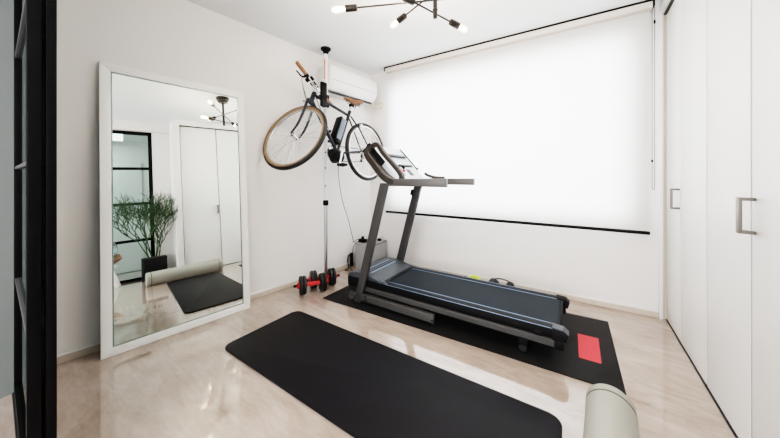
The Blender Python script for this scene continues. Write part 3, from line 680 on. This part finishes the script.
# saddle
SP = SEAT + sdir*.115
MB().tube([SEAT + sdir*.02, SP], .0135, 14).build('seat_post', 'chrome', BK)
sdl = MB(); secs = []
for t, w, z, th in ((-.115, .045, .020, .020), (-.10, .066, .024, .034), (-.065, .074, .022, .040), (-.02, .058, .014, .036), (.03, .034, .010, .030), (.08, .023, .010, .027), (.12, .018, .009, .024), (.135, .010, .004, .014)):
    secs.append([(t, w*cos(a), z + (th*.32*sin(a) if sin(a) > 0 else th*sin(a)*(.75 if abs(cos(a)) > .5 else .35))) for a in [2*pi*i/16 for i in range(16)]])
S0 = SP + V((-.02, 0, .042))
rg = [[sdl.bm.verts.new(V(p) + S0) for p in sc_] for sc_ in secs]
for A_, B_ in zip(rg, rg[1:]):
    for j in range(16): sdl.bm.faces.new((A_[j], A_[(j+1) % 16], B_[(j+1) % 16], B_[j]))
sdl.bm.faces.new(rg[0]); sdl.bm.faces.new(rg[-1][::-1])
so_ = sdl.build('saddle', 'leather', BK, ang=60, label='brown leather saddle')
srl = MB()
for s in (-1, 1):
    srl.tube(smoothpath([S0 + V((-.085, s*.03, -.005)), S0 + V((-.04, s*.022, -.034)), S0 + V((.03, s*.02, -.034)), S0 + V((.105, s*.010, -.004))], 5), .0035, 8)
srl.obox(SP, (1, 0, 0), (0, 1, 0), (0, 0, 1), .022, .022, .016, .005)
for s in (-1, 1): srl.tube(smoothpath([S0 + V((-.06 + .018*cos(a), s*.034 + .018*sin(a)*.2, -.022 + .018*sin(a))) for a in [radians(t) for t in range(0, 340, 40)]], 3), .003, 6)
srl.build('saddle_rail', 'black', so_)
MB().obox(V((.13, 0, .265)), sdir, (0, 1, 0), sfw, .02, .045, .008, .003).build('rear_brake', 'chrome', BK)
tag(BK, 'dark electric bicycle with brown saddle and grips, hung on the pole, front wheel turned', 'bicycle')

# ------------------------------------------------------------------ grey storage box, chargers, cables
gb = empty('storage_box', (-2.065, 2.575, 0)); bx0, bx1, by0, by1, bh = -.115, .105, -.155, .165, .305
MB().box((bx0, by0, .0), (bx1, by1, bh-.012), .006).build('box_body', 'boxgrey', gb)
MB().box((bx0-.003, by0-.003, bh-.014), (bx1+.003, by1+.003, bh), .004, 'boxgrey').box((bx1-.01, by0-.0035, bh-.02), (bx1+.0045, by1+.0035, bh-.012), .002, 'boxrim').build('box_lid', None, gb)
tag(gb, 'grey felt storage box standing in the corner behind the treadmill', 'box')
cg_ = empty('charger', (-2.125, 2.49, bh))
MB().box((-.045, -.03, .0005), (.045, .03, .040), .006).build('charger_body', 'black', cg_)
MB().box((-.012, -.012, .039), (.014, .014, .070), .005).build('plug', 'black', cg_)
tag(cg_, 'black charger block with plug lying on the grey storage box', 'charger')
ad = MB().box((-.02, -.016, .0005), (.02, .016, .028), .004, 'black').box((-.012, .012, .0005), (.006, .03, .085), .004, 'white')
ado = ad.build('power_adapter', None); ado.location = (-2.005, 2.66, bh); tag(ado, 'small black and white power adapter on the grey box, half behind the treadmill upright', 'adapter')
ks = V(BM @ (BB_ + V((.02, .05, -.10))))
kc = MB().tube(smoothpath([ks, (-2.02, 1.99, 1.12), (-2.08, 2.10, .85), (-2.13, 2.25, .60), (-2.175, 2.375, .36), (-2.188, 2.40, .318), (-2.165, 2.45, .34), (-2.14, 2.485, .335)], 8), .0033, 6)
tag(kc.build('charging_cable', 'black'), 'thin black charging cable hanging from the bicycle motor to the grey box', 'cable')
pw = empty('power_strip', (-2.215, 2.395, 0))
MB().box((-.016, -.012, .03), (.016, .014, .185), .005).build('strip_body', 'black', pw)
pcb = MB().tube(smoothpath([(-.0, -.014, .18), (-.03, -.03, .15), (-.03, -.035, .08), (.0, -.03, .04), (.02, -.02, .10), (-.01, -.03, .16), (-.028, -.03, .06), (-.01, -.035, .012)], 6), .0042, 6)
pcb.tube(smoothpath([(.0, -.02, .03), (.04, -.045, .012), (.10, -.075, .006), (.16, -.10, .006)], 5), .0042, 6)
pcb.tube(smoothpath([(-.0, -.02, .03), (-.02, -.06, .007), (-.01, -.10, .006), (.02, -.07, .006)], 5), .004, 6)
pcb.tube(smoothpath([(.012, 0, .18), (.03, -.004, .25), (.055, .02, .31), (.075, .06, .33)], 5), .003, 6)
pcb.build('strip_cord', 'black', pw)
tag(pw, 'black power strip with tangled cords standing between the wall and the grey box', 'power strip')

# things on the floor behind the treadmill
hp_ = empty('headphones', (-.60, 2.68, 0))
for s in (-1, 1):
    MB().lathe([(.0, -.034), (.046, -.032), (.060, -.018), (.062, .006), (.050, .028), (.0, .034)], (s*.075, 0, .0625), (1, .35*s, .1), 24).build('ear_cup', 'rubber', hp_)
MB().tube(smoothpath([(-.07, 0, .105), (-.05, .0, .128), (.0, .0, .134), (.05, .0, .126), (.07, 0, .105)], 5), .005, 8).build('headband', 'black', hp_)
tag(hp_, 'small black headphones with two rounded cups on the floor behind the treadmill', 'headphones')
bnd = empty('resistance_band', (-.86, 2.65, 0))
MB().tube(smoothpath([(-.05, -.01, .03), (-.03, .02, .085), (.03, .02, .10), (.06, .0, .06), (.03, -.03, .03), (-.03, -.03, .03)], 6, True), .020, 10, closed=True).build('band', 'lime', bnd)
MB().cyl((.06, -.02, .055), (.13, .02, .075), .018, 14, bev=.004).build('handle', 'darkgreen', bnd); MB().cyl((-.15, .0, .055), (-.07, .02, .08), .018, 14, bev=.004).build('handle', 'darkgreen', bnd)
tag(bnd, 'lime green band with dark grips bundled on the floor behind the treadmill', 'exercise band')

# ------------------------------------------------------------------ seen in the mirror: plant, stool, vase, switch
pl = empty('potted_plant', (.675, .80, 0))
MB().prism(rrect(-.135, -.14, .135, .14, .03, 4), .0, .31, .006).build('pot', 'pot', pl)
MB().prism(rrect(-.12, -.125, .12, .125, .03, 4), .30, .3115, 0).build('soil', 'soil', pl)
random.seed(11); fo = MB()
lim_hi = .825-.675
def clampv(p): 
    p.x = min(max(p.x, -.255), .165); p.y = min(max(p.y, -.48), .225 if p.x > -.21 else .27)
    return p
def grow(p, d, L, r, lev):
    P = [p.copy()]; n = 3
    for i in range(n):
        d = (d + V((random.uniform(-.22, .22), random.uniform(-.22, .22), .15 if lev < 3 else .10))).normalized()
        p = clampv(p + d*L/n); P.append(p.copy())
    fo.tube(P, [r, r*.95, r*.9, r*.8], 5)
    if lev >= 5: return
    k = 2 if lev > 0 else 3
    if lev >= 2 and random.random() < .45: k = 3
    for i in range(k):
        a = random.uniform(0, 2*pi); sp = random.uniform(.45, .85)
        x = d.orthogonal().normalized(); y = d.cross(x)
        nd = (d + (x*cos(a) + y*sin(a))*sp).normalized()
        grow(P[-1 if random.random() < .7 else 2], nd, L*random.uniform(.66, .86), r*.80, lev+1)
for i in range(8):
    a = 2*pi*i/8 + .4
    grow(V((.05*cos(a), .06*sin(a), .30)), V((.16*cos(a) - .05, .34*sin(a) - .02, 1)), .29, .0075, 0)
fo.build('branches', 'leaf', pl)
tag(pl, 'thin-branched green pencil plant in a dark pot, seen in the mirror', 'plant')
stl = empty('stool', (.64, .225, 0))
MB().lathe([(0, .262), (.17, .262), (.195, .268), (.2, .276), (.195, .286), (.17, .290), (0, .290)], n=40).build('seat', 'white', stl)
for k in range(3):
    a = radians(95 + 120*k); MB().tube([(.10*cos(a), .10*sin(a), .265), (.19*cos(a), .19*sin(a), 0)], [.037, .033], 16).build('leg', 'white', stl)
tag(stl, 'low white stool with splayed legs at the left edge of the mirror reflection', 'stool')
vs_ = empty('glass_vase', (.63, .275, .291))
MB().lathe([(.05, .075), (.10, .10), (.14, .16), (.15, .21), (.138, .27), (.10, .32), (.06, .35), (.045, .38), (.05, .40), (.044, .40), (.039, .38), (.055, .347), (.096, .316), (.133, .268), (.144, .21), (.135, .162), (.096, .105), (.048, .08)], n=40).build('vase', 'clear', vs_)
wd = MB(); random.seed(4)
for k in range(7):
    a = 2*pi*k/7 + .3; l = .13 + .05*random.random()
    wd.tube(smoothpath([(0, 0, .035), (l*.5*cos(a), l*.5*sin(a), .038 + .02*random.random()), (l*cos(a), l*sin(a), .06 + .035*random.random()), ((l+.035)*cos(a), (l+.035)*sin(a), .10 + .05*random.random())], 3), [.034]*3 + [.032]*3 + [.026]*3 + [.008], 8)
wd.build('driftwood', 'wood', vs_)
tag(vs_, 'clear blown glass vase on driftwood, on the white stool in the mirror', 'vase')
sw = empty('light_switch', (.865, .99, 1.235))
MB().box((-.008, -.035, -.06), (0, .035, .06), .003).build('plate', 'white', sw)
MB().box((-.011, -.016, -.03), (-.007, .016, .03), .002).build('rocker', 'acwhite', sw)
tag(sw, 'white light switch plate on the wall beside the closet, seen in the mirror', 'switch')

# ------------------------------------------------------------------ light
w = bpy.data.worlds.new('daylight'); SC.world = w; w.use_nodes = True
w.node_tree.nodes['Background'].inputs[0].default_value = (.86, .93, 1, 1); w.node_tree.nodes['Background'].inputs[1].default_value = 1.5
def area(name, loc, tgt, sx, sy, p, c):
    l = bpy.data.lights.new(name, 'AREA'); l.shape = 'RECTANGLE'; l.size = sx; l.size_y = sy; l.energy = p; l.color = c
    o = bpy.data.objects.new(name, l); COL.objects.link(o); o.location = loc
    o.rotation_euler = (V(tgt)-V(loc)).to_track_quat('-Z', 'Y').to_euler(); return o
wc = BW @ V(((OX0+OX1)/2, .75, 1.5)); wt = BW @ V(((OX0+OX1)/2, -1, 1.4))
area('window_daylight', wc, wt, 2.9, 2.2, 420, (.94, .975, 1))
area('hall_fill_light', (-.5, -2.4, 1.25), (-.55, 0, 1.0), 2.9, 2.0, 175, (.98, .985, 1))  # no window here: unseen fill lamp added behind the camera to brighten the room
area('next_room_fill', (1.6, -.3, 2.36), (1.6, -.3, 0), .8, 1.6, 14, (.95, 1, .98))  # unseen lamp added so the space behind the partition is not dark
# ------------------------------------------------------------------ camera
cam = bpy.data.cameras.new('camera'); co = bpy.data.objects.new('camera', cam); COL.objects.link(co)
a = radians(34.8); co.location = (0, 0, 1.083)
co.rotation_euler = (radians(90), 0, a)
cam.sensor_fit = 'HORIZONTAL'; cam.sensor_width = 36; cam.lens = 36*275/780
cam.shift_y = -(219-176.5)/780; cam.clip_start = .01
SC.camera = co
SC.view_settings.view_transform = 'Filmic'; SC.view_settings.look = 'High Contrast'; SC.view_settings.exposure = .06; SC.view_settings.gamma = 1
